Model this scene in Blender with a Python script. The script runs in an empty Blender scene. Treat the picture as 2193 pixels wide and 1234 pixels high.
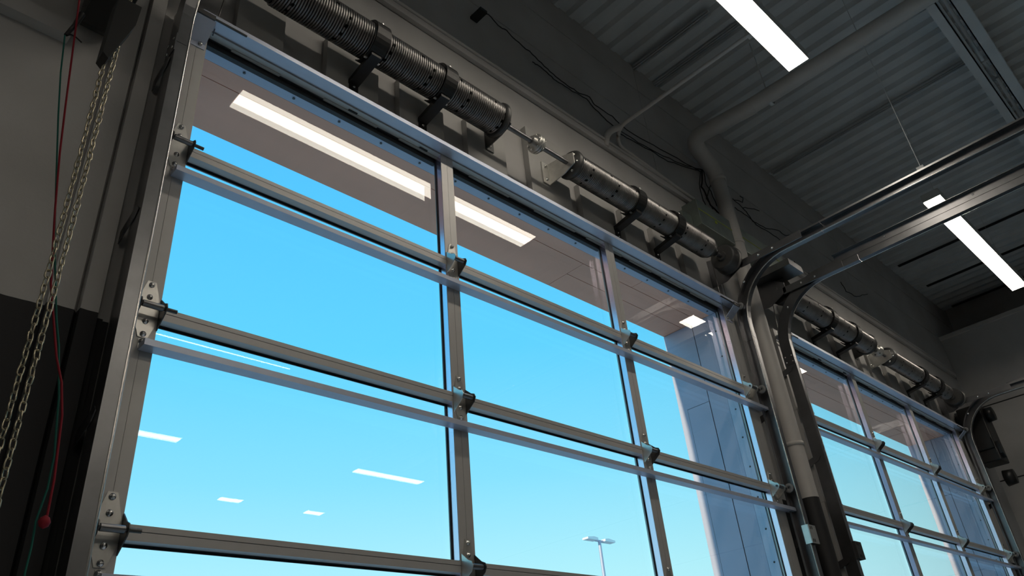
import bpy, bmesh, math, random
from mathutils import Vector, Matrix
random.seed(7)
PI = math.pi
sc = bpy.context.scene
COL = sc.collection

# ------------------------------------------------------------------ camera
CAM = Vector((-0.65839, -1.99594, 1.6)); FPX = 1637.19
RR = Matrix(((0.71857132, -0.69024228, -0.08497563),
             (0.30678490, 0.42426409, -0.85198768),
             (0.62413003, 0.58614467, 0.51661991)))      # rows: picture right, down, forward
cam = bpy.data.objects.new('camera', bpy.data.cameras.new('camera')); COL.objects.link(cam)
M = Matrix.Identity(4)
for i in range(3):
    M[i][0] = RR[0][i]; M[i][1] = -RR[1][i]; M[i][2] = -RR[2][i]; M[i][3] = CAM[i]
cam.matrix_world = M
cam.data.sensor_width = 36; cam.data.lens = FPX * 36 / 2193; cam.data.clip_start = 0.05; cam.data.clip_end = 500
sc.camera = cam

# ------------------------------------------------------------------ world, sun, exposure
w = bpy.data.worlds.new('sky'); sc.world = w; w.use_nodes = True
nt = w.node_tree; nt.nodes.clear()
out = nt.nodes.new('ShaderNodeOutputWorld'); bg = nt.nodes.new('ShaderNodeBackground')
tc = nt.nodes.new('ShaderNodeTexCoord'); sp = nt.nodes.new('ShaderNodeSeparateXYZ'); rp = nt.nodes.new('ShaderNodeValToRGB')
nt.links.new(tc.outputs['Generated'], sp.inputs[0]); nt.links.new(sp.outputs['Z'], rp.inputs[0])
nt.links.new(rp.outputs[0], bg.inputs[0]); nt.links.new(bg.outputs[0], out.inputs[0])
el = rp.color_ramp.elements
el[0].position = 0.0; el[0].color = (0.66, 0.95, 1.0, 1)
el[1].position = 1.0; el[1].color = (0.05, 0.30, 0.85, 1)
for p_, c_ in ((0.17, (0.46, 0.88, 0.96, 1)), (0.30, (0.25, 0.75, 0.98, 1)), (0.45, (0.125, 0.65, 1.0, 1)), (0.62, (0.095, 0.57, 1.0, 1))):
    e = el.new(p_); e.color = c_
bg.inputs[1].default_value = 1.16
sun = bpy.data.objects.new('sun', bpy.data.lights.new('sun', 'SUN')); COL.objects.link(sun)
sun.data.energy = 4.5; sun.data.angle = 0.009; sun.data.color = (1.0, 0.84, 0.56)
SUN_FROM = Vector((-1.0, 0.010, 0.20))
sun.rotation_euler = SUN_FROM.to_track_quat('Z', 'Y').to_euler()
sc.view_settings.view_transform = 'Standard'; sc.view_settings.look = 'None'
sc.view_settings.exposure = 0.0; sc.view_settings.gamma = 1.0; sc.view_settings.use_curve_mapping = False

# ------------------------------------------------------------------ materials
def mat(name, col, rough=0.5, metal=0.0, vary=0.0, vscale=6.0, bump=0.0, bscale=60.0, aniso=None, spec=None):
    m = bpy.data.materials.new(name); m.use_nodes = True; n = m.node_tree; b = n.nodes['Principled BSDF']
    b.inputs['Base Color'].default_value = (*col, 1); b.inputs['Roughness'].default_value = rough; b.inputs['Metallic'].default_value = metal
    if spec is not None: b.inputs['Specular IOR Level'].default_value = spec
    t = n.nodes.new('ShaderNodeTexCoord')
    if vary:
        no = n.nodes.new('ShaderNodeTexNoise'); no.inputs['Scale'].default_value = vscale; no.inputs['Detail'].default_value = 5
        if aniso:
            mp = n.nodes.new('ShaderNodeMapping'); mp.inputs['Scale'].default_value = aniso
            n.links.new(t.outputs['Object'], mp.inputs[0]); n.links.new(mp.outputs[0], no.inputs['Vector'])
        else: n.links.new(t.outputs['Object'], no.inputs['Vector'])
        r = n.nodes.new('ShaderNodeValToRGB'); r.color_ramp.elements[0].position = 0.3; r.color_ramp.elements[1].position = 0.7
        r.color_ramp.elements[0].color = tuple(c * (1 - vary) for c in col) + (1,)
        r.color_ramp.elements[1].color = tuple(min(1, c * (1 + vary)) for c in col) + (1,)
        n.links.new(no.outputs['Fac'], r.inputs[0]); n.links.new(r.outputs[0], b.inputs['Base Color'])
    if bump:
        nb = n.nodes.new('ShaderNodeTexNoise'); nb.inputs['Scale'].default_value = bscale; nb.inputs['Detail'].default_value = 4
        n.links.new(t.outputs['Object'], nb.inputs['Vector'])
        bp = n.nodes.new('ShaderNodeBump'); bp.inputs['Strength'].default_value = bump; bp.inputs['Distance'].default_value = 0.004
        n.links.new(nb.outputs['Fac'], bp.inputs['Height']); n.links.new(bp.outputs[0], b.inputs['Normal'])
    return m
def emit(name, col, s):
    m = bpy.data.materials.new(name); m.use_nodes = True; n = m.node_tree; n.nodes.clear()
    o = n.nodes.new('ShaderNodeOutputMaterial'); e = n.nodes.new('ShaderNodeEmission')
    e.inputs[0].default_value = (*col, 1); e.inputs[1].default_value = s; n.links.new(e.outputs[0], o.inputs[0]); return m
def glass_mat():
    m = bpy.data.materials.new('insulated_glass'); m.use_nodes = True; n = m.node_tree; n.nodes.clear()
    o = n.nodes.new('ShaderNodeOutputMaterial'); tr = n.nodes.new('ShaderNodeBsdfTransparent'); gl = n.nodes.new('ShaderNodeBsdfGlossy')
    gl.inputs['Roughness'].default_value = 0.0; tr.inputs[0].default_value = (0.965, 0.98, 0.985, 1)
    g = n.nodes.new('ShaderNodeNewGeometry'); dt = n.nodes.new('ShaderNodeVectorMath'); dt.operation = 'DOT_PRODUCT'
    n.links.new(g.outputs['Normal'], dt.inputs[0]); n.links.new(g.outputs['Incoming'], dt.inputs[1])
    def mth(op, a, b=None):
        k = n.nodes.new('ShaderNodeMath'); k.operation = op
        for i, v in enumerate((a, b)):
            if v is None: continue
            if isinstance(v, (int, float)): k.inputs[i].default_value = v
            else: n.links.new(v, k.inputs[i])
        return k.outputs[0]
    c = mth('ABSOLUTE', dt.outputs['Value']); q = mth('POWER', mth('SUBTRACT', 1.0, c), 5.0)
    fr = mth('ADD', mth('MULTIPLY', q, 0.9), 0.040)
    # faint waviness of the panes
    t = n.nodes.new('ShaderNodeTexCoord'); no = n.nodes.new('ShaderNodeTexNoise'); no.inputs['Scale'].default_value = 0.8; no.inputs['Detail'].default_value = 0
    n.links.new(t.outputs['Object'], no.inputs['Vector'])
    bp = n.nodes.new('ShaderNodeBump'); bp.inputs['Strength'].default_value = 0.03; bp.inputs['Distance'].default_value = 0.05
    n.links.new(no.outputs['Fac'], bp.inputs['Height']); n.links.new(bp.outputs[0], gl.inputs['Normal'])
    mx = n.nodes.new('ShaderNodeMixShader'); n.links.new(fr, mx.inputs[0]); n.links.new(tr.outputs[0], mx.inputs[1]); n.links.new(gl.outputs[0], mx.inputs[2])
    n.links.new(mx.outputs[0], o.inputs[0]); return m
def wall_mat():
    # painted wall: light grey above, black dado below 2.70 m, drawn with a slightly wavy line
    m = mat('painted_wall', (0.48, 0.47, 0.46), 0.75, 0, bump=0.15, bscale=90); n = m.node_tree; b = n.nodes['Principled BSDF']
    g = n.nodes.new('ShaderNodeNewGeometry'); s = n.nodes.new('ShaderNodeSeparateXYZ'); n.links.new(g.outputs['Position'], s.inputs[0])
    no = n.nodes.new('ShaderNodeTexNoise'); no.inputs['Scale'].default_value = 9; n.links.new(g.outputs['Position'], no.inputs['Vector'])
    a = n.nodes.new('ShaderNodeMath'); a.operation = 'MULTIPLY_ADD'; a.inputs[1].default_value = 0.012; n.links.new(no.outputs['Fac'], a.inputs[0]); n.links.new(s.outputs['Z'], a.inputs[2])
    c = n.nodes.new('ShaderNodeMath'); c.operation = 'GREATER_THAN'; c.inputs[1].default_value = 2.715; n.links.new(a.outputs[0], c.inputs[0])
    no2 = n.nodes.new('ShaderNodeTexNoise'); no2.inputs['Scale'].default_value = 2.2; no2.inputs['Detail'].default_value = 6; n.links.new(g.outputs['Position'], no2.inputs['Vector'])
    r = n.nodes.new('ShaderNodeValToRGB'); r.color_ramp.elements[0].color = (0.43, 0.42, 0.41, 1); r.color_ramp.elements[1].color = (0.52, 0.51, 0.505, 1)
    r.color_ramp.elements[0].position = 0.35; r.color_ramp.elements[1].position = 0.65; n.links.new(no2.outputs['Fac'], r.inputs[0])
    mx = n.nodes.new('ShaderNodeMix'); mx.data_type = 'RGBA'; mx.inputs['A'].default_value = (0.018, 0.018, 0.020, 1)
    n.links.new(c.outputs[0], mx.inputs['Factor']); n.links.new(r.outputs[0], mx.inputs['B']); n.links.new(mx.outputs['Result'], b.inputs['Base Color'])
    return m
def galv(name, col, rough):
    m = mat(name, col, rough, 0.9, vary=0.14, vscale=9, bump=0.04, bscale=30); return m
m_wall = wall_mat()
m_pad = mat('grey_steel_pad', (0.44, 0.435, 0.42), 0.55, 0, vary=0.08, vscale=4)
m_deck = mat('painted_deck', (0.60, 0.62, 0.63), 0.6, 0, vary=0.10, vscale=3)
m_pipe = mat('pipe_paint', (0.52, 0.50, 0.48), 0.5, 0, vary=0.06)
m_alu = mat('anodised_aluminium', (0.50, 0.49, 0.48), 0.42, 0.25, vary=0.03, vscale=20)
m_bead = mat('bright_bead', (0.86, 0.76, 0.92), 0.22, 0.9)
m_roller = mat('grey_nylon', (0.20, 0.20, 0.20), 0.5)
m_alu2 = mat('mill_aluminium', (0.55, 0.60, 0.73), 0.36, 0.30, vary=0.03, vscale=20)
m_gask = mat('black_gasket', (0.012, 0.012, 0.015), 0.5)
m_black = mat('black_paint', (0.010, 0.010, 0.010), 0.45)
m_blackp = mat('black_wall_paint', (0.018, 0.018, 0.020), 0.6)
m_galv = galv('galvanised_track', (0.24, 0.24, 0.25), 0.32)
m_lip = mat('bright_track_edge', (0.70, 0.68, 0.66), 0.22, 0.95)  # rolled lip, brighter metal than the track body
m_zinc = mat('zinc_plate', (0.62, 0.61, 0.58), 0.33, 0.8, vary=0.08, vscale=30)
m_bolt = mat('bright_bolt', (0.75, 0.74, 0.72), 0.25, 0.95)
m_steel = mat('spring_steel', (0.27, 0.26, 0.255), 0.30, 0.9, vary=0.2, vscale=18)
m_cast = mat('cast_iron', (0.10, 0.10, 0.10), 0.45, 0.7)
m_brass = mat('chain_steel', (0.50, 0.45, 0.33), 0.32, 0.9)
m_sof = mat('soffit_panel', (0.88, 0.44, 0.31), 0.6, 0.0, vary=0.08, vscale=1.2, aniso=(1, 4, 1))
m_clad = mat('cladding_panel', (0.40, 0.41, 0.53), 0.5, 0.2, vary=0.05, vscale=2)
m_trim = mat('aluminium_trim', (0.44, 0.50, 0.64), 0.45, 0.1)
m_red = mat('red_rope', (0.26, 0.006, 0.018), 0.8); m_green = mat('green_rope', (0.005, 0.12, 0.09), 0.8)
m_cable = mat('black_cable', (0.012, 0.012, 0.013), 0.6)
m_floor = mat('concrete_floor', (0.50, 0.49, 0.47), 0.5, 0, vary=0.15, vscale=1.5)
m_ground = mat('pale_paving', (0.52, 0.48, 0.43), 0.85, 0, vary=0.15, vscale=0.8)
m_light = emit('light_diffuser', (1.0, 0.90, 0.76), 18.5)
m_house = mat('fixture_housing', (0.55, 0.55, 0.52), 0.4, 0.2)
m_tape = mat('yellow_tape', (0.30, 0.36, 0.05), 0.6)
m_white = mat('white_enamel', (0.8, 0.8, 0.82), 0.4)
m_glass = glass_mat()
m_sheet = galv('header_sheet', (0.30, 0.34, 0.31), 0.45)

# ------------------------------------------------------------------ mesh builder
class MB:
    def __init__(s): s.v = []; s.f = []; s.sm = []; s.mi = []; s.cur = 0
    def add(s, vs, fs, smooth=False):
        o = len(s.v); s.v += [tuple(v) for v in vs]; s.f += [tuple(i + o for i in f) for f in fs]
        s.sm += [smooth] * len(fs); s.mi += [s.cur] * len(fs); return s
    def box(s, x0, x1, y0, y1, z0, z1):
        vs = [(x, y, z) for z in (z0, z1) for y in (y0, y1) for x in (x0, x1)]
        return s.add(vs, [(0, 2, 3, 1), (4, 5, 7, 6), (0, 1, 5, 4), (2, 6, 7, 3), (0, 4, 6, 2), (1, 3, 7, 5)])
    def obox(s, o, ax, ay, az):                    # oriented box from a corner and three edge vectors
        o, ax, ay, az = map(Vector, (o, ax, ay, az))
        vs = [o + ax * i + ay * j + az * k for k in (0, 1) for j in (0, 1) for i in (0, 1)]
        return s.add(vs, [(0, 2, 3, 1), (4, 5, 7, 6), (0, 1, 5, 4), (2, 6, 7, 3), (0, 4, 6, 2), (1, 3, 7, 5)])
    def prism(s, poly, axis, a, b, smooth=False):   # poly in the two other axes (cyclic order), extruded along axis
        n = len(poly)
        def pt(q, h): return {'x': (h, q[0], q[1]), 'y': (q[0], h, q[1]), 'z': (q[0], q[1], h)}[axis]
        vs = [pt(q, a) for q in poly] + [pt(q, b) for q in poly]
        fs = [(i, (i + 1) % n, n + (i + 1) % n, n + i) for i in range(n)]
        s.add(vs, fs, smooth); s.add(vs, [tuple(range(n))[::-1], tuple(range(n, 2 * n))]); return s
    def tube(s, pts, r, n=8, closed=False, smooth=True):
        pts = [Vector(p) for p in pts]; N = len(pts); vs = []; up = None
        for i, p in enumerate(pts):
            if closed: t = pts[(i + 1) % N] - pts[i - 1]
            else: t = pts[min(i + 1, N - 1)] - pts[max(i - 1, 0)]
            if t.length < 1e-9: t = Vector((0, 0, 1))
            t.normalize()
            if up is None:
                a = Vector((0, 0, 1)) if abs(t.z) < 0.9 else Vector((1, 0, 0)); up = t.cross(a).normalized()
            else:
                up = (up - t * up.dot(t)); up = up.normalized() if up.length > 1e-6 else t.orthogonal().normalized()
            b = t.cross(up); rr = r[i] if isinstance(r, (list, tuple)) else r
            vs += [p + (up * math.cos(2 * PI * k / n) + b * math.sin(2 * PI * k / n)) * rr for k in range(n)]
        fs = []
        for i in range(N if closed else N - 1):
            j = (i + 1) % N
            for k in range(n): fs.append((i * n + k, i * n + (k + 1) % n, j * n + (k + 1) % n, j * n + k))
        s.add(vs, fs, smooth)
        if not closed: s.add(vs, [tuple(range(n))[::-1], tuple(range((N - 1) * n, N * n))])
        return s
    def cyl(s, p0, p1, r, n=16, r2=None): return s.tube([p0, p1], [r, r if r2 is None else r2], n)
    def revolve(s, prof, p, axis='x', n=28, closed=False, smooth=True):       # prof: (offset along axis, radius)
        px, py, pz = p; vs = []
        for h, r in prof:
            for k in range(n):
                c, q = r * math.cos(2 * PI * k / n), r * math.sin(2 * PI * k / n)
                vs.append((px + h, py + c, pz + q) if axis == 'x' else ((px + c, py + h, pz + q) if axis == 'y' else (px + c, py + q, pz + h)))
        m = len(prof); fs = []
        for i in range(m if closed else m - 1):
            j = (i + 1) % m
            for k in range(n): fs.append((i * n + k, i * n + (k + 1) % n, j * n + (k + 1) % n, j * n + k))
        return s.add(vs, fs, smooth)
    def sweep(s, prof, path, x0, closed=True, smooth=False):
        # prof: (x offset, normal offset); path in the yz plane: (y, z, ny, nz)
        m = len(prof); vs = []
        for (y, z, ny, nz) in path:
            for a, b in prof: vs.append((x0 + a, y + b * ny, z + b * nz))
        fs = []
        for i in range(len(path) - 1):
            for k in range(m if closed else m - 1):
                k2 = (k + 1) % m; fs.append((i * m + k, i * m + k2, (i + 1) * m + k2, (i + 1) * m + k))
        s.add(vs, fs, smooth)
        if closed: s.add(vs, [tuple(range(m))[::-1], tuple(range((len(path) - 1) * m, len(path) * m))])
        return s
    def mesh(s, name, mats):
        me = bpy.data.meshes.new(name); me.from_pydata(s.v, [], s.f)
        for p, q in enumerate(s.sm): me.polygons[p].use_smooth = q
        for m in (mats if isinstance(mats, (list, tuple)) else [mats]): me.materials.append(m)
        for p, q in enumerate(s.mi): me.polygons[p].material_index = q
        bm = bmesh.new(); bm.from_mesh(me); bmesh.ops.recalc_face_normals(bm, faces=bm.faces); bm.to_mesh(me); bm.free()
        me.update(); return me
    def build(s, name, mats, parent=None, label=None, bevel=0):
        o = bpy.data.objects.new(name, s.mesh(name, mats)); COL.objects.link(o)
        if parent: o.parent = parent
        if label: o['label'] = label
        if bevel:
            b = o.modifiers.new('bevel', 'BEVEL'); b.width = bevel; b.segments = 2; b.limit_method = 'ANGLE'
        return o
def tag(o, label, cat, group=None, kind=None):
    if label: o['label'] = label
    if cat: o['category'] = cat
    if group: o['group'] = group
    if kind: o['kind'] = kind
    return o
def empty(name, loc=(0, 0, 0)):
    o = bpy.data.objects.new(name, None); COL.objects.link(o); o.location = loc; o.empty_display_size = 0.1; return o
def put(me, name, parent, loc=(0, 0, 0)):
    o = bpy.data.objects.new(name, me); COL.objects.link(o); o.parent = parent; o.location = loc; return o
def copy_tree(o, parent=None):
    c = o.copy(); COL.objects.link(c); c.parent = parent
    for ch in list(o.children): copy_tree(ch, c)
    return c
def at(u, v, y):                                   # the point of the plane y = const that a reading of the photograph (2193 x 1234) fell on
    d = RR.transposed() @ Vector(((u - 1096.5) / FPX, (v - 617) / FPX, 1)); t = (y - CAM.y) / d.y; return CAM + d * t

# ================================================================== the setting
ZF = -0.30; ZC = 5.95; WY = 0.06; DX = 4.19; W = 3.41
XL, XR = -6.0, 9.65
OP = [(-0.02, 3.425), (DX - 0.02, DX + 3.425)]; OT = 3.915
fl = MB().box(XL, XR + 0.3, -12.3, 0.0, ZF - 0.2, ZF).build('floor', m_floor); tag(fl, 'smooth grey concrete workshop floor', 'floor', kind='structure')
gr = MB().box(-60, 130, 0.52, 120, ZF - 0.25, ZF - 0.02).build('ground', m_ground); tag(gr, 'open asphalt yard outside the glazed doors', 'ground', kind='structure')
# front wall: full thickness 0.06 .. 0.48 with two door openings
b = MB(); y0, y1 = WY, 0.475
b.box(XL, OP[0][0] - .0, y0, y1, ZF, OT); b.box(OP[0][1], OP[1][0], y0, y1, ZF, OT); b.box(OP[1][1], XR + .3, y0, y1, ZF, OT)
b.box(XL, XR + .3, y0, y1, OT, 4.785); b.box(XL, XR + .3, y0 + .012, y1, 4.785, 6.3)
wf = b.build('wall_front', m_wall); tag(wf, 'painted front wall around the two glazed doors, light grey above black', 'wall', kind='structure')
# upper courses of the wall, set proud with thin recessed joints between them
for z0, z1 in ((4.905, 5.318), (5.326, 5.690), (5.697, ZC + 0.0)):
    x = XL
    for L in (5.2, 3.9, 3.2, 3.4):
        MB().box(x + .002, min(x + L, XR) - .002, WY, WY + .014, z0, z1).build('wall_panel', m_wall, wf); x += L
# steel channel ledge along the wall above the springs
MB().box(XL, 8.7, 0.035, WY, 4.790, 4.800).box(XL, 8.7, 0.035, .041, 4.80, 4.835).box(XL, 8.7, 0.045, WY, 4.86, 4.885).build('wall_channel', m_wall, wf)
MB().tube([(XL, .035, 4.848), (8.6, .035, 4.848)], .011, 8).build('wall_conduit', m_wall, wf)
# painted mounting pads on the wall above each door
PADS = [(.10, .30), (.496, .759), (.874, 1.132), (1.281, 1.542), (1.72, 2.03), (2.121, 2.423), (2.495, 2.70), (2.80, 3.02), (3.10, 3.26)]
for i, (a, c) in enumerate(PADS):
    zt = 4.50 if i == 4 else 4.30
    MB().box(a, c, 0.022, WY, OT + .01, zt).build('steel_pad', m_pad, wf, bevel=.002)
    if i not in (0, 8): MB().cyl((a + .05, .022, 4.03), (a + .05, .018, 4.03), .006, 8).cyl((c - .05, .022, 4.03), (c - .05, .018, 4.03), .006, 8).build('pad_screw', m_bolt, wf)
for i, (a, c) in enumerate([(4.42, 4.71), (4.86, 5.10), (5.23, 5.48), (5.68, 5.81), (5.87, 6.13), (6.28, 6.48), (6.60, 6.80), (6.92, 7.10), (7.2, 7.4)]):
    MB().box(a, c, 0.022, WY, OT + .01, 4.50 if i == 4 else 4.30).build('steel_pad', m_pad, wf, bevel=.002)
# exterior lining of the openings: soffit boards, side panels, screwed aluminium strips
for k, (a, c) in enumerate(OP):
    cuts = [a, a + 1.72, a + 2.74, c] if k == 0 else [a, a + 2.2, c]
    rows = [(.112, .193), (.197, .322), (.326, .475)]
    for r, (p, q) in enumerate(rows):
        cc = cuts if r == 0 else ([a, c] if r == 1 else [a, c])
        if r == 0 and k == 0: cc = [a, a + 2.735, c]
        if k == 0 and r > 0: cc = [a + 2.30, c]
        for i in range(len(cc) - 1):
            MB().box(cc[i] + .0015, cc[i + 1] - .0015, p, q, OT - .006, OT).build('soffit_panel', m_sof, wf)
    if k == 0: MB().box(a + .0015, a + 2.2985, .197, .475, OT - .006, OT).build('soffit_panel', m_sof, wf)
    MB().box(a, c, WY + .002, .108, OT - .009, OT).build('soffit_trim', m_trim, wf)
    for i in range(16):
        x = a + .20 + i * .2115
        MB().revolve([(0, .0001), (0, .006), (.003, .004), (.003, .0001)], (x, .080, OT - .013), 'z', 10).build('trim_screw', m_cast, wf)
    for (xs, sg) in ((c, -1), (a, 1)):
        if sg == -1:
            x0, x1 = xs - .006, xs
        else: x0, x1 = xs, xs + .006
        MB().box(*((x0 + .004, x1) if sg == -1 else (x0, x1 - .004)), .245, .253, ZF, OT - .01).build('panel_joint', m_gask, wf)
        for p, q in ((.128, .2465), (.2515, .475)):
            MB().box(x0, x1, p, q, ZF, OT - .01).build('jamb_panel', m_clad, wf)
        xt = (xs - .009, xs) if sg == -1 else (xs, xs + .009)
        MB().box(*xt, WY + .002, .125, ZF, OT - .012).build('jamb_trim', m_trim, wf)
        if sg == -1:
            for i in range(18):
                MB().revolve([(0, .0001), (0, .006), (-.003, .004), (-.003, .0001)], (xs - .009, .088, 3.78 - i * .178), 'x', 10).build('trim_screw', m_cast, wf)
            MB().box(xs - .0075, xs - .006, .2515, .412, 1.0, 3.355).build('access_panel', m_clad, wf)
            MB().box(xs - .0065, xs - .006, .2515, .4145, .99, 3.3585).build('panel_joint', m_gask, wf)
# other walls
bw = MB().box(XL, XR + .3, -12.3, -12.0, ZF, 6.3).build('wall_back', m_wall); tag(bw, 'far wall behind the photographer, painted grey over black', 'wall', kind='structure')
lw = MB().box(XL - .3, XL, -12.3, .475, ZF, 6.3).build('wall_left', m_wall); tag(lw, 'left end wall, painted grey over black', 'wall', kind='structure')
rb = MB(); rb.box(8.78, XR + .3, -12.0, WY, ZF, 5.30); rb.box(XR, XR + .3, -12, WY, 5.30, 6.3)
rw = rb.build('wall_right', m_wall); tag(rw, 'dark right end wall with a ledge near the ceiling', 'wall', kind='structure')
MB().box(8.74, 8.80, -12, WY, 5.285, 5.325).build('wall_cap', m_pipe, rw)
for z in (1.2, 2.0, 2.8, 3.6, 4.4):
    MB().box(8.772, 8.781, -12, WY, z, z + .01).build('block_joint', m_blackp, rw)
# wall at left: jamb steel next to the track
jb = MB()
for (p, q, yy) in ((-.272, -.205, .040), (-.196, -.150, .020), (-.142, -.128, .050)): jb.box(p, q, yy, WY, ZF, 4.6)
jb.prism([(-.205, .060), (-.205, .040), (-.196, .055), (-.196, .060)], 'z', ZF, 4.6)
j1 = jb.build('jamb_channel', m_wall, wf)
j2 = MB().box(W + .125, W + .15, .03, WY, ZF, 4.4).box(W + .17, W + .24, .035, WY, ZF, 4.4).build('jamb_channel', m_wall, wf)
j3 = MB().box(DX - .24, DX - .17, .03, WY, ZF, 4.4).box(DX + W + .13, DX + W + .2, .03, WY, ZF, 4.4).build('jamb_channel', m_wall, wf)
jp = MB().box(-.60, -.40, .02, WY, 3.62, 3.68).build('wall_rail', m_wall, wf)

# ceiling: ribbed steel deck, one sheet of six ribs after another
ce = MB().box(XL, XR + .3, -12.3, .475, 6.05, 6.3).build('ceiling', m_deck); tag(ce, 'grey painted roof above the ribbed steel deck', 'ceiling', kind='structure')
P = .1524; prof = []
for i in range(6):
    x = i * P; prof += [(x, 0), (x + .045, 0), (x + .060, .040), (x + P - .015, .040)]
prof += [(6 * P - .001, 0)]
db = MB(); vs = []; n = len(prof)
for y in (-12.0, .40):
    for (x, z) in prof: vs.append((x, y, z))
    for (x, z) in reversed(prof): vs.append((x, y, z + .003))
fs = [(i, i + 1, 2 * n + i + 1, 2 * n + i) for i in range(2 * n - 1)] + [(2 * n - 1, 0, 2 * n, 4 * n - 1), tuple(range(2 * n))[::-1], tuple(range(2 * n, 4 * n))]
db.add(vs, fs); dm = db.mesh('deck_sheet', m_deck)
x = XL
while x + 6 * P < XR + .5:
    put(dm, 'deck_sheet', ce, (x, 0, ZC)); x += 6 * P
# roof beam running along the building, double angle joist with a gap
jo = MB()
zb = 5.62
jo.box(XL, XR, -1.765, -1.700, zb, zb + .008).box(XL, XR, -1.765, -1.757, zb, zb + .075)
jo.box(XL, XR, -1.910, -1.835, zb, zb + .008).box(XL, XR, -1.843, -1.835, zb, zb + .075)
jo.box(XL, XR, -1.765, -1.700, 5.93, 5.94).box(XL, XR, -1.910, -1.835, 5.93, 5.94)
joist = jo.build('roof_joist', m_deck); tag(joist, 'long double angle steel roof joist, painted grey under the ribbed deck', 'joist')
for i in range(24):
    xx = XL + .3 + i * .64; s_ = 1 if i % 2 else -1
    MB().tube([(xx - .3 * s_, -1.80, zb + .03), (xx + .3 * s_, -1.80, 5.93)], .013, 8).build('joist_web', m_deck, joist)
# strut channels fixed under the deck
for k, (xx, a, c, lb) in enumerate(((3.11, -.62, .055, 'short slotted strut channel under the deck, left of the light and above the small conduit'),
                                (3.37, -.70, .055, 'slotted strut channel under the deck, right beside the upper end of the pipe hanger rod'),
                                (5.13, -1.70, .03, 'long thin strut channel under the deck, running from wall to joist'),
                                (7.88, -1.6, -.03, 'dark slotted strut channel beside the far ceiling light'),
                                (8.66, -1.5, -.06, 'dark slotted strut channel before the lower end of the far ceiling light'),
                                (9.5, -1.5, -.06, 'last dark strut channel, next to the right end wall'))):
    q = MB(); h = .03 if k < 3 else .012
    q.box(xx - .02, xx - .016, a, c, ZC - h, ZC - .001).box(xx + .016, xx + .02, a, c, ZC - h, ZC - .001).box(xx - .02, xx + .02, a, c, ZC - .004, ZC - .001)
    q.box(xx - .02, xx - .010, a, c, ZC - h, ZC - h + .003).box(xx + .010, xx + .02, a, c, ZC - h, ZC - h + .003)
    tag(q.build('strut_channel', m_cast if k > 2 else m_deck), lb, 'channel', 'strut channels under the deck')

# ================================================================== doors
JO = [3.360, 2.750, 2.140, 1.530, 0.920, 0.310]; TOPZ = 3.970
M1, M2, MW = 1.085, 2.2375, .0687
def hinge_plate(b, x, j, hw, t=.003):
    b.prism([(x - hw, j + .022), (x - hw, j - .040), (x - .013, j - .092), (x + .013, j - .092), (x + hw, j - .040), (x + hw, j + .022), (x + .012, j + .088), (x - .012, j + .088)], 'y', -t, 0)
def bolt_mesh():
    b = MB(); b.revolve([(0, .0001), (0, .0085), (-.0022, .0085), (-.0022, .0058), (-.0075, .0052), (-.0075, .0001)], (0, 0, 0), 'y', 12); return b.mesh('bolt', m_bolt)
BOLT = bolt_mesh()
def hinge(root, x, j, side):       # side -1: left edge, 0 middle, 1 right edge
    b = MB(); hinge_plate(b, x, j, .031 if side else .027)
    h = b.build('hinge', m_zinc, root)
    hw = .031 if side else .026
    for sx in (-1, 1):
        e = MB()
        a = x + sx * (hw + .005); a0, a1 = min(a, a - sx * .003), max(a, a - sx * .003)
        e.prism([(-.001, j + .040), (-.034, j + .012), (-.052, j + .004), (-.058, j - .010), (-.050, j - .026), (-.001, j - .062)], 'x', a0, a1)
        e.build('hinge_ear', m_zinc if (side >= 0 and sx < 0) or side == 1 else m_cast, h)  # light put into the material: bright zinc on lit ears, dark iron otherwise
    t = MB(); t.tube([(x - hw + .003, -.043, j - .010), (x + hw - .003, -.043, j - .010)], .0095, 14)
    t.build('hinge_tube', m_galv, h)
    if side:
        s = MB(); x0, x1 = (x - .078, x + hw + .036) if side < 0 else (x - hw - .010, x + .080)
        s.cyl((x0, -.043, j - .010), (x1, -.043, j - .010), .0058, 12)
        s.build('roller_shaft', m_cast, h)
        xr = x0 if side < 0 else x1
        MB().revolve([(-.006, .006), (-.006, .024), (-.003, .027), (.003, .027), (.006, .024), (.006, .006)], (xr, -.043 - .012, j - .010), 'x', 20, closed=True).build('roller', m_roller, h)
    for dz in (.076, .036, -.042, -.082): put(BOLT, 'bolt', h, (x, -.003, j + dz))
    if side > 0 or side < 0:
        MB().prism([(x - side * .004 - .012, j - .097), (x - side * .004 - .012, j - .128), (x - side * .004 + .012, j - .106), (x - side * .004 + .012, j - .097)], 'y', -.002, 0).build('strut_tab', m_zinc, h)
        put(BOLT, 'bolt', h, (x, -.003, j - .105))
    return h
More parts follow.
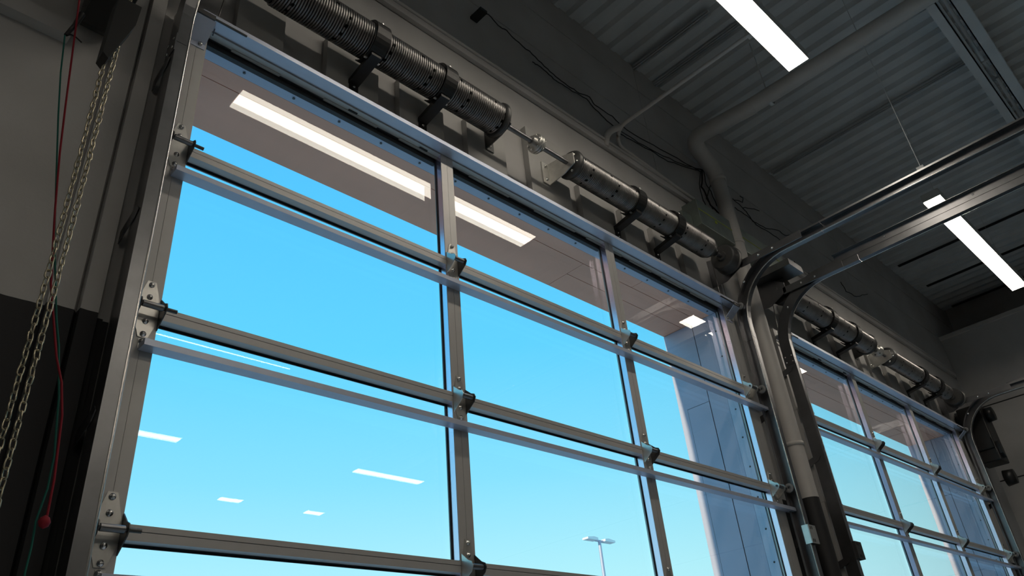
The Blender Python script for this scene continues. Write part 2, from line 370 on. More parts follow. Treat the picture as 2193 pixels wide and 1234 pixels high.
def make_door(name):
    root = empty(name)
    zs = [TOPZ] + JO + [ZF + .01]
    for i in range(7):
        t, q = zs[i], zs[i + 1]
        for (a, c) in ((-.112, 0.0), (W, W + .112)):
            mid = -.035 if a < 0 else W + .04
            s = MB().box(a, mid - .0006, 0, .050, q + .001, t - .001).box(mid + .0006, c, 0, .050, q + .001, t - .001).box(mid - .001, mid + .001, .002, .048, q + .002, t - .002)
            s.build('stile', m_alu, root)
        for mx in (M1, M2):
            c = mx + MW / 2
            s = MB().box(mx, c - .0006, 0, .050, q + .001, t - .001).box(c + .0006, mx + MW, 0, .050, q + .001, t - .001).box(c - .001, c + .001, .002, .048, q + .002, t - .002)
            s.build('mullion', m_alu, root)
        # rails of this section between the stiles
        if i == 0: top = [(0.0, t - .040, t - .002)]
        else: top = [(0.0, t - .023, t - .001)]
        lo = q + .001, q + .016
        for (a, c) in ((0.0, M1), (M1 + MW, M2), (M2 + MW, W)):
            r = MB(); z0, z1 = top[0][1], top[0][2]
            r.prism([(0, z1), (.050, z1), (.050, z0 - .001), (.036, z0 - .001), (0, z0)], 'x', a, c)
            r.build('rail', m_alu, root)
            r = MB(); r.prism([(0, lo[0]), (.050, lo[0]), (.050, lo[1] + .004), (.036, lo[1] + .004), (0, lo[1])], 'x', a, c); r.build('rail', m_alu, root)
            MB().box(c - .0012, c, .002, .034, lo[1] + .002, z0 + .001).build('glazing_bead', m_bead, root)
            # gasket ring and insulated pane
            g = MB(); gz0, gz1 = lo[1] + .004, z0 - .001
            if i == 0: gz1 = z0 + .001
            gw = .007
            g.box(a, c, .0345, .0385, gz1 - gw, gz1).box(a, c, .0345, .0385, gz0, gz0 + gw * .5).box(a, a + gw * .6, .0345, .0385, gz0, gz1).box(c - gw, c, .0345, .0385, gz0, gz1)
            g.box(a, c, .0300, .0340, gz1 - .002, gz1)
            g.build('gasket', m_gask, root)
            if i == 0:
                MB().box(a, c, .039, .060, gz1 - .030, gz1 - .001).build('seal', m_gask, root)
            MB().box(a + .001, c - .001, .040, .062, gz0, gz1).build('glass_pane', m_glass, root)
        # strut bar a little below the joint
        if i == 0:
            s = MB(); s.box(-.050, W + .150, -.057, -.001, 3.9370, 3.9395).box(-.050, W + .150, -.057, -.0545, 3.9395, 3.9575).box(-.050, W + .150, -.003, -.001, 3.9395, 3.965)
            s.build('top_strut', m_alu2, root)
        else:
            z = t - .132
            s = MB(); s.prism([(-.045, z), (-.001, z), (-.001, z + .020), (-.0435, z + .020), (-.045, z + .0185)], 'x', -.040, W + .160)
            s.build('strut', m_alu2, root)
    for i, j in enumerate(JO):
        hinge(root, -.035, j, -1); hinge(root, M1 + MW / 2, j, 0); hinge(root, M2 + MW / 2, j, 0); hinge(root, W + .040, j, 1)
    # top roller brackets, both corners
    for sx, x0 in ((-1, -.076), (1, W + .012)):
        b = MB(); b.obox((x0, -.002, 3.845), (.070, 0, 0), (0, -.074, .056), (0, .002, .002))
        b.box(x0, x0 + .070, -.003, 0, 3.822, 3.848)
        o = b.build('top_bracket', m_alu2, root)
        put(BOLT, 'bolt', o, (x0 + .012, -.003, 3.840)); put(BOLT, 'bolt', o, (x0 + .052, -.003, 3.840))
        MB().box(x0, x0 + .064, -.082, -.070, 3.902, 3.922).build('bracket_lip', m_cast, o)
        MB().cyl((x0 - .035 if sx < 0 else x0 - .12, -.062, 3.930), (x0 + .19 if sx < 0 else x0 + .10, -.062, 3.930), .0045, 10).build('roller_shaft', m_cast, o)
        MB().revolve([(-.006, .006), (-.006, .024), (.006, .024), (.006, .006)], (x0 - .035 if sx < 0 else x0 + .105, -.066, 3.93), 'x', 20, closed=True).build('roller', m_roller, o)
    return root
d1 = make_door('door_1'); tag(d1, 'near overhead sectional door of glass panes in aluminium frames, three panes wide', 'door', kind='structure')
d2 = copy_tree(d1); d2.name = 'door_2'; d2.location = (DX, 0, 0); tag(d2, 'far overhead sectional glass door beyond the painted pipe', 'door', kind='structure')

# ================================================================== tracks
def track(xw, sgn, label, ylen):          # xw: web plane, sgn +1 opens towards +x
    root = empty('door_track', (xw, -.055, ZF)); tag(root, label, 'track', 'overhead door tracks')
    def loc(o): o.location = (-xw, .055, -ZF)
    R = .40; yc = -.055 - R; zc = 3.80; NS = 14
    arc = [(yc + R * math.cos(t), zc + R * math.sin(t), math.cos(t), math.sin(t)) for t in [PI / 2 * i / NS for i in range(NS + 1)]]
    vert = [(-.055, ZF + .02, 1, 0), (-.055, 3.70, 1, 0)]
    curve = [(-.055, 3.702, 1, 0)] + arc + [(yc - .25, zc + R, 0, 1)]
    hor = [(yc - .252, zc + R, 0, 1), (-ylen, zc + R, 0, 1)]
    T = .003; D = .043 * sgn; H = .037
    pf = [(0, -H), (0, H), (D, H), (D, H - .012), (D - T * sgn, H - .012), (D - T * sgn, H - T), (T * sgn, H - T),
          (T * sgn, -H + T), (D * .92, -H + T), (D * .92, -H)]
    for nm, pa in (('vertical_track', vert), ('curved_track', curve), ('horizontal_track', hor)):
        o = MB().sweep(pf, pa, xw).build(nm, m_galv, root); loc(o)
        lip = [(xw + D * .93, y - (H - .003) * ny, z - (H - .003) * nz) for (y, z, ny, nz) in pa]
        o2 = MB().tube(lip, .0048, 8).build('rolled_lip', m_lip, o)
    # reinforcing angle on the horizontal run
    o = MB().box(xw - .003 * sgn if sgn > 0 else xw, xw if sgn > 0 else xw + .003, -ylen, yc - .10, zc + R + .010, zc + R + .062).box(min(xw, xw - .035 * sgn), max(xw, xw - .035 * sgn), -ylen, yc - .10, zc + R + .060, zc + R + .063).build('track_angle', m_galv, root); loc(o)
    q = MB()
    o = MB().box(min(xw - .003 * sgn, xw), max(xw - .003 * sgn, xw), -.092, -.018, 3.66, 3.74).build('splice_plate', m_galv, root); loc(o)
    for yy in (-.078, -.034):
        for zz in (3.68, 3.72):
            o = MB().revolve([(0, .0001), (0, .006), (-.004 * sgn, .005), (-.004 * sgn, .0001)], (xw - .003 * sgn, yy, zz), 'x', 10).build('rivet', m_bolt, root); loc(o)
    for yy in [-.9 - .55 * i for i in range(int((ylen - 1) / .55))]:
        o = MB().revolve([(0, .0001), (0, .007), (-.004 * sgn, .005), (-.004 * sgn, .0001)], (xw - .003 * sgn, yy, zc + R + .035), 'x', 10).build('bolt', m_bolt, root); loc(o)
    # wall brackets with a slanted arm
    for zz in ((3.62, 3.0, 2.38, 1.5) if sgn > 0 else (3.2, 2.46, 1.5, .6)):
        c = MB(); a0, a1 = sorted((xw - .002 * sgn, xw - .005 * sgn))
        c.prism([(-.070, zz + .02), (-.055, zz + .035), (WY, zz + .0), (WY, zz - .045), (-.05, zz - .005)], 'x', a0, a1)
        w0, w1 = sorted((xw - .002 * sgn, xw - .045 * sgn)); c.box(w0, w1, WY - .004, WY, zz - .05, zz + .01)
        o = c.build('track_bracket', m_galv, root); loc(o)
        for dz in (-.035, -.008):
            p = MB().revolve([(0, .0001), (0, .0075), (-.006, .0065), (-.006, .0001)], (xw - .03 * sgn, WY - .004, zz + dz), 'y', 10).build('bolt', m_bolt, o)
    return root
track(-.128, 1, 'steel door track at the left edge of the near door, beside the hanging chain', 4.2)
track(W + .165, -1, 'door track at the right edge of the near door, curving overhead before the pipe', 4.2)
track(DX - .128, 1, 'steel door track at the left edge of the far door, just right of the pipe', 4.2)
track(DX + W + .165, -1, 'steel door track at the right edge of the far door, curving near the end wall', 4.2)

# clear guard plates (bent zinc sensor brackets) clamped to the two middle tracks
for (xx, s, lb) in ((W + .120, -1, 'white bent clamp plate on the near door right track, low in the picture'), (DX - .100, 1, 'dark bent clamp plate on the far door left track, low in the picture')):
    z = 2.475 if s < 0 else 2.44
    b = MB(); x0, x1 = xx - .004, xx + .06 if s < 0 else xx + .075
    b.box(xx - .01, xx + .075, -.108, -.105, z - .05, z + .05).box(xx + .072, xx + .075, -.105, -.03, z - .05, z + .05).box(xx - .012, xx - .009, -.105, -.07, z - .05, z + .05)
    for dz in (-.034, .034):
        for dx in (.008, .026): b.cur = 1; b.box(xx + dx, xx + dx + .005, -.1095, -.108, z + dz - .008, z + dz + .008); b.cur = 0
    o = b.build('clamp_plate', [m_zinc if s < 0 else m_cast, m_black]); tag(o, lb, 'bracket')

# ================================================================== springs, shafts, drums
SY, SZ = -.115, 4.220
def coil(name, x0, x1, R, parent, wr=.0055):
    pitch = wr * 2.0 + .0002; turns = int((x1 - x0) / pitch); N = 26
    pts = []
    for i in range(turns * N + 1):
        t = i / N; a = 2 * PI * t; pts.append((x0 + t * pitch, SY + R * math.cos(a), SZ + R * math.sin(a)))
    return MB().tube(pts, wr, 6).build(name, m_steelm, parent)
def steel_marks():
    m = m_steel.copy(); m.name = 'spring_steel_marked'; n = m.node_tree; b = n.nodes['Principled BSDF']
    g = n.nodes.new('ShaderNodeTexCoord'); s = n.nodes.new('ShaderNodeSeparateXYZ'); n.links.new(g.outputs['Object'], s.inputs[0])
    # painted counting marks: short dark dashes in rings along the coil
    def mth(op, a, c=None, d=None):
        k = n.nodes.new('ShaderNodeMath'); k.operation = op
        for i, v in enumerate((a, c, d)):
            if v is None: continue
            if isinstance(v, (int, float)): k.inputs[i].default_value = v
            else: n.links.new(v, k.inputs[i])
        return k.outputs[0]
    ang = mth('ARCTAN2', mth('SUBTRACT', s.outputs['Z'], SZ), mth('SUBTRACT', s.outputs['Y'], SY))
    xx = mth('ADD', mth('MULTIPLY', s.outputs['X'], 4.6), mth('MULTIPLY', ang, .05))
    ring = mth('LESS_THAN', mth('FRACT', xx), .065)
    dash = mth('GREATER_THAN', mth('SINE', mth('MULTIPLY', ang, 13.0)), .35)
    f = mth('MULTIPLY', ring, dash)
    src = b.inputs['Base Color'].links[0].from_socket
    mx = n.nodes.new('ShaderNodeMix'); mx.data_type = 'RGBA'; mx.inputs['B'].default_value = (.006, .006, .006, 1)
    n.links.new(f, mx.inputs['Factor']); n.links.new(src, mx.inputs['A']); n.links.new(mx.outputs['Result'], b.inputs['Base Color'])
    return m
m_steelm = steel_marks()
SPR = [(.176, 1.350, .076, 'long dark coil spring above the near door, left of the shaft coupling', 1),
       (1.905, 3.175, .068, 'long dark coil spring above the near door, right of the shaft coupling', -1),
       (4.250, 5.520, .076, 'coil spring above the far door, beside the curved tracks', 1),
       (5.960, 7.335, .068, 'coil spring above the far door, nearest the end wall', -1)]
def cone(b, x, R, s):
    b.revolve([(0, .014), (0, R + .012), (s * .012, R + .014), (s * .020, R + .004), (s * .020, .040), (s * .075, .034), (s * .075, .014)], (x, SY, SZ), 'x', 28, closed=True)
for (a, c, R, lb, side) in SPR:
    root = empty('torsion_spring', (0, 0, 0)); tag(root, lb, 'spring', 'torsion springs over the doors')
    coil('coil', a, c, R, root)
    inner = c if side > 0 else a; outer = a if side > 0 else c
    b = MB(); s = 1 if side > 0 else -1
    b.revolve([(0, .014), (0, R + .013), (s * .014, R + .015), (s * .026, R + .006), (s * .026, .045), (s * .040, .040), (s * .040, .014)], (inner, SY, SZ), 'x', 30, closed=True)
    b.build('anchor_cone', m_cast, root)
    for k in range(6):
        an = k * PI / 3 + .3; put(BOLT, 'bolt', root).matrix_local = Matrix.Translation((inner + s * .026, SY + (R - .014) * math.cos(an), SZ + (R - .014) * math.sin(an))) @ Matrix.Rotation(-PI / 2 * s * -1, 4, 'Z')
    b = MB(); b.revolve([(0, .014), (0, R - .002), (-s * .02, R - .004), (-s * .03, .035), (-s * .09, .030), (-s * .09, .014)], (outer, SY, SZ), 'x', 24, closed=True)
    b.build('winding_cone', m_cast, root)
    for k in range(4):
        an = k * PI / 2 + .5
        MB().cyl((outer - s * .06, SY + .028 * math.cos(an), SZ + .028 * math.sin(an)), (outer - s * .06, SY + .042 * math.cos(an), SZ + .042 * math.sin(an)), .006, 8).build('set_screw', m_bolt, root)
# anchor plates between spring and wall
def plate(name, x, lab, s=1, hgt=.07, m=None):
    b = MB(); b.prism([(.02, SZ - hgt), (.02, SZ + hgt), (SY + .02, SZ + .058), (SY - .05, SZ + .035), (SY - .05, SZ - .035), (SY + .02, SZ - .058)], 'x', x - .003, x + .003)
    b.box(min(x, x - s * .05), max(x, x - s * .05), .014, .020, SZ - hgt, SZ + hgt)
    o = b.build(name, m or m_zinc); tag(o, lab, 'plate', 'spring anchor plates')
    for zz in (SZ - .045, SZ + .045): put(BOLT, 'bolt', o, (x - s * .025, .013, zz))
    return o
plate('anchor_plate', 1.400, 'dark triangular plate holding the inner end of the near left spring', -1, m=m_cast)
plate('anchor_plate', 1.860, 'bright bolted plate holding the inner end of the near right spring', 1)
plate('anchor_plate', 5.570, 'dark plate holding the inner end of the far left spring', -1, m=m_cast)
plate('anchor_plate', 5.910, 'bright bolted plate holding the inner end of the far right spring', 1)
for k, (x0, x1, xc) in enumerate(((-.09, 3.50, 1.630), (DX - .15, 7.68, 5.750))):
    root = empty('torsion_shaft', (0, 0, 0)); tag(root, ('keyed steel shaft through the springs of the near door' if k == 0 else 'keyed steel shaft through the springs of the far door'), 'shaft', 'shafts over the doors')
    MB().cyl((x0, SY, SZ), (x1, SY, SZ), .0135, 16).build('shaft_rod', m_galv, root)
    cp = MB()
    cp.revolve([(-.040, .014), (-.040, .028), (-.014, .030), (-.014, .050), (-.002, .052), (-.002, .014)], (xc, SY, SZ), 'x', 28, closed=True)
    cp.revolve([(.040, .014), (.040, .028), (.016, .030), (.016, .050), (.002, .052), (.002, .014)], (xc, SY, SZ), 'x', 28, closed=True)
    o = cp.build('coupling', m_zinc, root)
    for q in range(6):
        an = q * PI / 3; MB().cyl((xc - .022, SY + .040 * math.cos(an), SZ + .040 * math.sin(an)), (xc + .024, SY + .040 * math.cos(an), SZ + .040 * math.sin(an)), .006, 8).build('coupling_bolt', m_bolt, o)
# cable drums and end bearing plates
for (xd, s, lb) in ((.030, -1, 'cable drum at the left end of the near shaft'), (3.380, 1, 'cable drum at the right end of the near shaft, against the pipe'),
                    (4.140, -1, 'cable drum at the left end of the far shaft, seen between the two curved tracks'), (7.540, 1, 'cable drum at the right end of the far shaft')):
    root = empty('cable_drum'); tag(root, lb, 'drum', 'cable drums on the door shafts')
    b = MB(); b.revolve([(-s * .045, .015), (-s * .045, .030), (-s * .030, .034), (-s * .030, .078), (-s * .022, .084), (s * .045, .084), (s * .052, .096), (s * .058, .096), (s * .058, .015)], (xd, SY, SZ), 'x', 36, closed=True, smooth=False)
    b.build('drum_body', m_cast, root)
    b = MB()
    for q in range(9): b.revolve([(-.0035, .084), (0, .0875), (.0035, .084)], (xd + s * (-.018 + q * .0075), SY, SZ), 'x', 32)
    b.build('cable_groove', m_cast, root)
    MB().tube([(xd - s * .01, SY + .087, SZ), (xd - s * .01, -.02, 3.0), (xd - s * .01, -.02, ZF + .1)] if False else [(xd - s * .005, SY + .088, SZ), (xd + s * .02, -.012, 3.9)], .0025, 6).build('lift_cable', m_steel, root)
    put(BOLT, 'bolt', root).matrix_local = Matrix.Translation((xd - s * .045, SY + .022, SZ + .01)) @ Matrix.Rotation(PI / 2 * s, 4, 'Z')
    xe = xd + s * .095
    e = MB(); e.prism([(WY, SZ - .11), (WY, SZ + .10), (SY, SZ + .07), (SY - .07, SZ + .02), (SY - .07, SZ - .05), (-.05, SZ - .11)], 'x', xe - .003, xe + .003)
    e.box(xe - .003, xe + .003, -.60, SY - .05, 4.20 - .045, 4.20 + .005)
    o = e.build('end_plate', m_galv); tag(o, 'galvanised bearing plate by the ' + lb.split(',')[0], 'plate', 'end bearing plates')
    for yy, zz in ((-.30, 4.18), (-.40, 4.18), (-.16, 4.05)): put(BOLT, 'bolt', o).matrix_local = Matrix.Translation((xe - .003, yy, zz)) @ Matrix.Rotation(-PI / 2, 4, 'Z')
# black spring cradles
def cradle(x, R, lb):
    root = empty('spring_cradle', (x, 0, 0)); tag(root, lb, 'bracket', 'black cradle brackets under the springs')
    wd = .034; Ro, Ri = R + .013, R + .0075
    a0, a1 = math.radians(-38 + 0), math.radians(-240)        # ring part: from the wall side underneath up to the front top
    an = [a0 + (a1 - a0) * i / 18 for i in range(19)]
    poly = [(SY + Ri * math.cos(a), SZ + Ri * math.sin(a)) for a in an] + [(SY + Ro * math.cos(a), SZ + Ro * math.sin(a)) for a in reversed(an)]
    # build the strap as quads along its length
    b = MB(); n = len(an); vs = []
    for a in an:
        for rr in (Ri, Ro):
            for xx in (-wd, wd): vs.append((xx, SY + rr * math.cos(a), SZ + rr * math.sin(a)))
    fs = []
    for i in range(n - 1):
        o, p = i * 4, i * 4 + 4
        fs += [(o, o + 1, p + 1, p), (o + 2, p + 2, p + 3, o + 3), (o, p, p + 2, o + 2), (o + 1, o + 3, p + 3, p + 1)]
    fs += [(0, 2, 3, 1), ((n - 1) * 4, (n - 1) * 4 + 1, (n - 1) * 4 + 3, (n - 1) * 4 + 2)]
    b.add(vs, fs, False)
    e = an[-1]; c, s = math.cos(e), math.sin(e); ty, tz = s, -c     # straight tail past the ring
    b.obox((-wd, SY + Ri * c, SZ + Ri * s), (2 * wd, 0, 0), (0, ty * .055, tz * .055), (0, .006 * c, .006 * s))
    b.build('strap', m_black, root)
    # arm: from ring bottom to the pad, then down the pad
    am = MB()
    y0, z0 = SY + .01, SZ - Ro
    am.prism([(SY - .035, z0 - .012), (SY - .035, z0 + .012), (SY + .02, z0 + .006), (.022, z0 - .018), (.022, z0 - .040), (SY + .01, z0 - .020)], 'x', -.024, .024)
    am.build('arm', m_black, root)
    ft = MB().box(-.021, .021, .014, .0215, z0 - .20, z0 - .018).build('foot', m_black, root)
    for zz in (z0 - .055, z0 - .085, z0 - .115): put(BOLT, 'bolt', root, (0, .014, zz)).scale = (.7, .7, .7)
    bt = put(BOLT, 'bolt', root); a = math.radians(-215); bt.matrix_local = Matrix.Translation((0, SY + Ro * math.cos(a), SZ + Ro * math.sin(a))) @ Matrix.Rotation(math.radians(145) + PI / 2 - PI / 2 - PI / 2 - PI/2 - math.radians(110), 4, 'X') @ Matrix.Scale(.8, 4)
    MB().box(-wd - .004, wd + .004, SY - .004, SY + .006, SZ - Ro - .006, SZ - Ro).build('weld_tab', m_zinc, root)
for (x, R, lb) in ((.628, .082, 'black cradle bracket under the near left spring, nearer its hidden left end'), (1.000, .082, 'black cradle bracket under the near left spring, nearer the coupling'),
                   (2.411, .074, 'black cradle bracket under the near right spring, nearer the coupling'), (2.792, .074, 'black cradle bracket under the near right spring, nearer the pipe'),
                   (4.791, .082, 'black cradle bracket under the far left spring, nearer the curved tracks'), (5.211, .082, 'black cradle bracket under the far left spring, nearer the far coupling'),
                   (6.640, .074, 'black cradle bracket under the far right spring, nearer the far coupling'), (7.041, .074, 'black cradle bracket under the far right spring, nearer the end wall')):
    cradle(x, R, lb)

# ================================================================== pipes, header box, hangers, cables
PX, PY = 3.80, -.035
root = empty('drain_pipe', (0, 0, 0)); tag(root, 'grey painted pipe between the doors, bending out under the deck, black at its foot', 'pipe')
zt = 5.13
MB().tube([(PX, PY, 2.72), (PX, PY, zt)], .055, 24).build('riser', m_pipe, root)
MB().tube([(PX, PY, ZF), (PX, PY, 2.72)], .0552, 24).build('riser_base', m_blackp, root)
def fillet(pts, rad, n=8):
    outp = [Vector(pts[0])]
    for i in range(1, len(pts) - 1):
        p0, p1, p2 = Vector(pts[i - 1]), Vector(pts[i]), Vector(pts[i + 1]); a = (p0 - p1).normalized(); c = (p2 - p1).normalized()
        for k in range(n + 1):
            t = k / n; q = p1 + a * rad * (1 - t) ** 2 + c * rad * t ** 2; outp.append(q)
    outp.append(Vector(pts[-1])); return outp
MB().tube(fillet([(PX, PY, zt), (PX, PY, 5.20), (3.50, PY - .02, 5.36), (3.56, -.55, 5.36)], .10), .060, 24).build('elbow', m_pipe, root)
MB().tube([(3.553, -.45, 5.36), (3.70, -4.5, 5.40)], .057, 24).build('branch_run', m_pipe, root)
MB().revolve([(-.02, .055), (-.02, .064), (.02, .064), (.02, .055)], (PX, PY, zt), 'z', 24).build('pipe_collar', m_pipe, root)
for zz in (1.2, 3.05, 4.55): MB().revolve([(-.012, .056), (-.012, .060), (.012, .060), (.012, .056)], (PX, PY, zz), 'z', 20).box(PX - .01, PX + .01, PY + .05, WY, zz - .012, zz + .012).build('pipe_clip', m_pipe, root)
r_ = MB().tube([(3.585, -.66, 5.425), (3.585, -.66, 5.92)], .004, 6); r_.revolve([(-.012, .058), (-.012, .062), (.012, .062), (.012, .058)], (3.585, -.66, 5.365), 'y', 20)
tag(r_.build('pipe_hanger', m_deck), 'thin threaded hanger rod holding the overhead pipe under the deck', 'hanger')
tag(MB().tube([(3.60, -1.33, 4.27), (3.60, -1.33, 5.90)], .0024, 6).box(3.57, 3.63, -1.35, -1.31, 4.26, 4.28).build('track_hanger', m_deck), 'thin hanger rod down to the overhead run of the near right track', 'hanger')
cd = empty('conduit'); tag(cd, 'slim painted conduit running from the wall out to the ceiling light', 'conduit')
MB().tube(fillet([(3.55, .03, 4.83), (2.62, .03, 4.875), (2.554, -.05, 4.93), (2.554, -.99, 4.93)], .06), .0125, 12).build('tube', m_pipe, cd)
MB().tube(fillet([(2.50, .045, 4.80), (2.51, .02, 4.91), (2.56, -.06, 4.93)], .05), .022, 12).build('conduit_elbow', m_pipe, cd)
MB().box(2.535, 2.573, -1.012, -.985, 4.915, 4.95).build('conduit_end', m_pipe, cd)
hb = empty('header_box'); tag(hb, 'galvanised sheet box over the near cable drum, marked by a yellow tape line', 'box')
for bx0, bx1 in ((3.315, 3.738), (3.862, 4.50)):
    MB().box(bx0, bx1, -.06, WY, 4.505, 4.715).build('box_body', m_sheet, hb, bevel=.003)
    MB().box(bx0, bx1, -.0615, -.060, 4.625, 4.633).build('tape_line', m_tape, hb)
MB().box(3.20, 3.31, .0, WY, 4.42, 4.60).build('box_flange', m_sheet, hb)
MB().cyl((3.52, -.066, 4.60), (3.52, -.060, 4.60), .012, 12).build('knockout', m_tape, hb)
tag(MB().obox((3.95, -.30, 4.30), (.20, 0, 0), (0, .30, 0), (0, .0, .05)).build('shaft_guard', m_galv), 'small flat steel guard between the two curved tracks', 'guard')
def cable(pts, y, lb, r=.0035, wig=.004, nm='cable'):
    P_ = [at(u, v, y) for u, v in pts]; q = []
    for i in range(len(P_) - 1):
        for k in range(4):
            t = k / 4; p = P_[i].lerp(P_[i + 1], t); q.append(p + Vector((random.uniform(-wig, wig), random.uniform(-.006, 0), random.uniform(-wig, wig))))
    q.append(P_[-1]); o = MB().tube(q, r, 6).build(nm, m_cable); tag(o, lb, 'cable', 'loose cables on the upper wall'); return o
cable([(1010, 34), (1026, 25), (1045, 32), (1066, 55), (1083, 66), (1110, 92), (1140, 117), (1165, 143), (1190, 165), (1215, 185), (1240, 200), (1262, 208), (1272, 224), (1310, 250), (1342, 280), (1400, 312), (1450, 340), (1490, 362), (1515, 368)], .045, 'long black cable sagging along the upper wall from the small wall stub to the pipe')
cable([(1140, 135), (1150, 139), (1175, 160), (1195, 178), (1225, 195), (1255, 212), (1275, 235), (1300, 260), (1332, 284), (1365, 305), (1420, 335), (1470, 356), (1510, 366)], .044, 'second black cable on the upper wall, starting at the lower wall stub')
cable([(1320, 283), (1350, 300), (1392, 322), (1430, 346), (1480, 362), (1500, 368)], .040, 'short black cable under the conduit elbow, joining the bundle')
cable([(1500, 366), (1497, 395), (1504, 430), (1518, 452)], .030, 'leftmost hanging strand of the cable bundle beside the pipe')
cable([(1505, 366), (1518, 370), (1520, 398), (1512, 425), (1527, 448)], .028, 'looped hanging strand of the cable bundle beside the pipe')
cable([(1506, 366), (1512, 395), (1524, 415), (1534, 440), (1548, 462)], .026, 'longest hanging strand of the cable bundle beside the pipe')
cable([(1503, 366), (1502, 400), (1515, 425), (1520, 440), (1540, 458)], .034, 'dark middle strand of the cable bundle beside the pipe', r=.006)
cable([(1568, 426), (1582, 438), (1598, 455), (1612, 475), (1640, 490), (1665, 493), (1680, 505), (1697, 503)], .045, 'frayed black cable on the wall right of the pipe')
cable([(1570, 428), (1590, 433), (1590, 425), (1584, 420)], .045, 'small curled cable end right of the pipe')
cable([(1590, 445), (1610, 448), (1626, 452)], .045, 'short straight cable end pointing right of the pipe')
cable([(1573, 445), (1600, 463), (1625, 487), (1650, 500), (1674, 517)], .045, 'lower black cable right of the pipe, ending at the curved track')
cable([(1700, 560), (1712, 580), (1740, 590), (1770, 592)], .045, 'black cable on the wall between the tracks, above the far spring')
cable([(1800, 604), (1812, 625), (1834, 636), (1858, 630)], .045, 'hooked black cable on the wall above the far left spring')
stub = MB(); p = at(1022, 26, -.0); stub.obox((p.x, -.03, p.z), (.05, 0, 0), (0, .09, 0), (0, 0, .02)); tag(stub.build('wall_stub', m_black), 'small black bracket sticking out of the upper wall where the cable starts', 'bracket')

# ================================================================== lights
def light(x0, x1, y, z, lb, wd=.062):
    root = empty('ceiling_light', ((x0 + x1) / 2, y, z)); tag(root, lb, 'ceiling light', 'linear pendant ceiling lights'); lx = (x0 + x1) / 2
    d = MB().box(x0 - lx, x1 - lx, -wd, wd, 0, .008).build('diffuser', m_light, root)
    h = MB().box(x0 - lx - .004, x1 - lx + .004, -wd - .004, wd + .004, .009, .075).box(x0 - lx - .004, x1 - lx + .004, -wd - .004, -wd - .001, -.001, .009).box(x0 - lx - .004, x1 - lx + .004, wd + .001, wd + .004, -.001, .009).build('housing', m_house, root)
    for xx in (x0 - lx + .25, x1 - lx - .25): MB().tube([(xx, 0, .07), (xx, 0, ZC - z + .02)], .0015, 5).build('suspension_wire', m_house, root)
light(.60, 2.96, -1.08, 4.90, 'bright linear ceiling light nearest the camera, above the near door')
light(5.056, 7.24, -1.08, 4.90, 'bright linear ceiling light at the right, crossed by the overhead track')
light(.30, 2.62, -3.97, 4.90, 'second row linear ceiling light, behind the camera and mirrored in the middle panes')
light(.20, 2.55, -6.28, 4.90, 'third row linear ceiling light mirrored at the left edge of the door glass')
light(4.85, 5.94, -6.20, 4.90, 'third row linear ceiling light mirrored near the middle upright of the door glass')
light(3.91, 4.22, -8.10, 4.90, 'short fourth row ceiling light mirrored low in the left panes')
light(5.28, 5.55, -8.15, 4.90, 'short fourth row ceiling light farther right, mirrored faintly low in the left panes')
light(-3.6, -1.3, -3.97, 4.90, 'added second row ceiling light, unseen at the far left, brightening the room')  # this lamp and the next are unseen, added to brighten the interior
light(-3.6, -1.3, -6.28, 4.90, 'added third row ceiling light, unseen at the far left, brightening the room')

# ================================================================== operators, chain, ropes
def operator(x, y, z, lb, mir=1):
    root = empty('chain_hoist', (x, y, z)); tag(root, lb, 'hoist', 'door chain hoists')
    b = MB(); b.box(*((-.025, .085, -.10, .12, .21, .56) if mir > 0 else (-.12, .16, -.10, .12, .0, .46))).build('gear_case', m_black, root, bevel=.012)
    MB().revolve([(-.05, .0001), (-.05, .07), (.02, .075), (.02, .0001)], (0.03, -.12, .36), 'y', 24).build('motor_cap', m_black, root)
    MB().box(-.06, -.025, -.02, .10, .30, .44).build('terminal_box', m_cast, root, bevel=.004)
    g = MB(); g.prism([(.020, .10), (.082, .10), (.078, .020), (.032, -.150), (.016, -.135), (.018, .06)] if mir > 0 else [(-.020, .06), (-.088, .06), (-.07, -.055), (-.012, -.095)], 'y', -.13 - (.025 if mir > 0 else 0), -.10).build('chain_guard', m_black, root)
    MB().box(-.02, .08, .12, .165, .25, .46).build('mount_plate', m_cast, root)
    org = Vector((x, y, z))
    lev = [at(u, v, -.21) - org for u, v in ((176, 30), (160, 55), (141, 75), (152, 74), (163, 80), (175, 91))] if mir > 0 else [Vector(q) for q in ((-.12, -.09, .1), (-.15, -.10, .02), (-.17, -.10, -.06))]
    MB().tube(lev, [.009, .007, .005, .0025, .002, .002][:len(lev)], 8).build('lever', m_black, root)
    return root
operator(-.372, -.12, 3.46, 'black chain hoist high in the left corner with the brass coloured chain hanging from it')
o2 = operator(8.02, -.12, 3.74, 'black chain hoist beside the far door, in front of the end wall', -1)
MB().box(-.10, .16, -.10, .1, -.12, .06).build('hoist_cover', m_black, o2, bevel=.01)
MB().revolve([(-.06, .0001), (-.06, .07), (.03, .08), (.03, .0001)], (.10, -.05, -.26), 'y', 20).build('chain_wheel', m_black, o2)
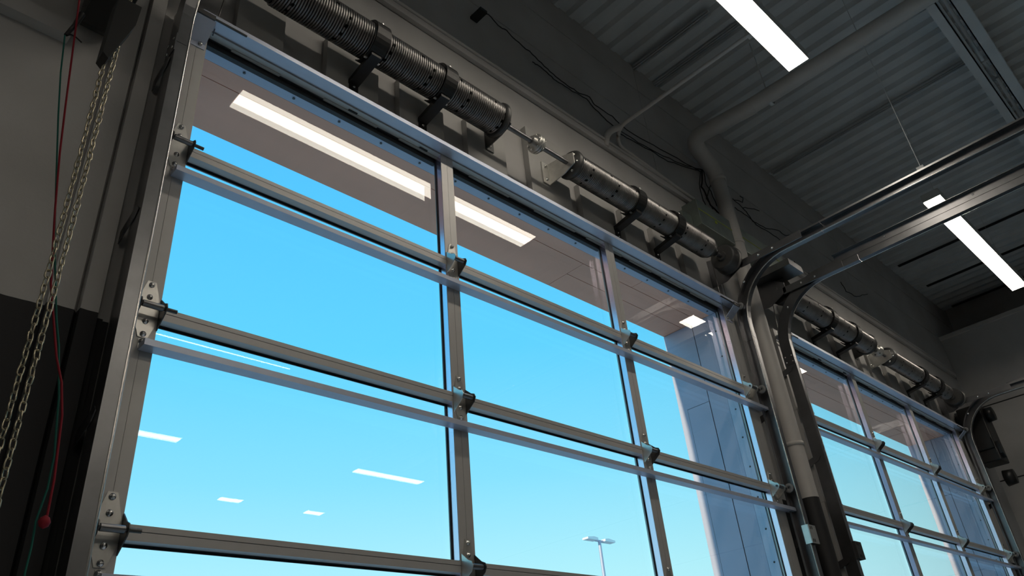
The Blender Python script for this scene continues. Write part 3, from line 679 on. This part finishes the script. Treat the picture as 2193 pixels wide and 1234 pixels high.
# chain: alternate links turned by 90 degrees
lk = MB(); pts = []
L, Wd = .0098, .0052
for i in range(16):
    a = 2 * PI * i / 16; pts.append((Wd * math.cos(a) * 1.15, 0, Wd * math.sin(a) * 1.1 + (L - .0035 if math.sin(a) > 0 else -(L - .0035)) * (1 if abs(math.sin(a)) > .01 else 0)))
LINK = lk.tube(pts, .0019, 6, closed=True).mesh('link', m_brass)
chain = empty('hoist_chain', (-.330, -.25, 3.60)); tag(chain, 'brass coloured hand chain hanging in two strands down the left wall', 'chain')
def strand(x, ztop, zbot, y):
    z = ztop; i = 0
    while z > zbot:
        o = put(LINK, 'link', chain, (x + .330 + .0015 * math.sin(z * 5.1), y + .25, z - 3.60)); o.rotation_euler = (random.uniform(-.08, .08), random.uniform(-.12, .12), (0.45 if i % 2 else 0.45 + PI / 2) + random.uniform(-.25, .25)); z -= .0203; i += 1
strand(-.3405, 3.292, 1.62, -.25); strand(-.3190, 3.70, 1.62, -.25)
for i in range(7):
    t = i / 6 * PI; o = put(LINK, 'link', chain, (-.330 - .0107 * math.cos(t) + .330, 0, 1.62 - .012 * math.sin(t) - 3.60)); o.rotation_euler = (0, t, i % 2 * PI / 2)
def rope(pts, y, m, nm, lb, r=.0026):
    P_ = [at(u, v, y) for u, v in pts]; q = []
    for i in range(len(P_) - 1):
        for k in range(3): q.append(P_[i].lerp(P_[i + 1], k / 3))
    q.append(P_[-1]); o = MB().tube(q, r, 7).build(nm, m); tag(o, lb, 'rope'); return o
rr = rope([(174, -40), (170, 0), (157, 100), (140, 230), (128, 330), (118, 450), (113, 537), (109, 608), (113, 665), (121, 765), (132, 820), (133, 890), (116, 1028), (100, 1110)], -.22, m_red, 'red_rope', 'thin red cord hanging down the left wall, crossing the green one')
p = at(95, 1118, -.22); MB().revolve([(-.014, .0005), (-.009, .009), (0, .012), (.008, .009), (.014, .0005)], p, 'z', 10).build('cord_knot', m_red, rr)
rope([(139, 76), (130, 156), (125, 246), (120, 399), (117, 520), (120, 644), (121, 683), (126, 740), (126, 850), (116, 976), (102, 1046), (77, 1116), (67, 1173), (53, 1229), (45, 1290)], -.21, m_green, 'green_rope', 'thin green cord hanging down the left wall behind the red one', r=.0022)

# ================================================================== outside
lp = empty('lamp_post', (33.0, 25, ZF)); tag(lp, 'slender parking lot lamp post with two flat heads, seen low through the middle pane', 'lamp post')
H = 10.95 - ZF
MB().tube([(0, 0, 0), (0, 0, H)], [.13, .085], 14).build('pole', m_clad, lp)
for s in (-1, 1):
    MB().box(min(0, s * .35), max(0, s * .35), -.05, .05, H - .02, H + .06).build('arm', m_clad, lp)
    MB().prism([(s * .30, H), (s * .30, H + .13), (s * .60, H + .17), (s * 1.15, H + .10), (s * 1.15, H)], 'y', -.20, .20).build('lamp_head', m_white, lp)
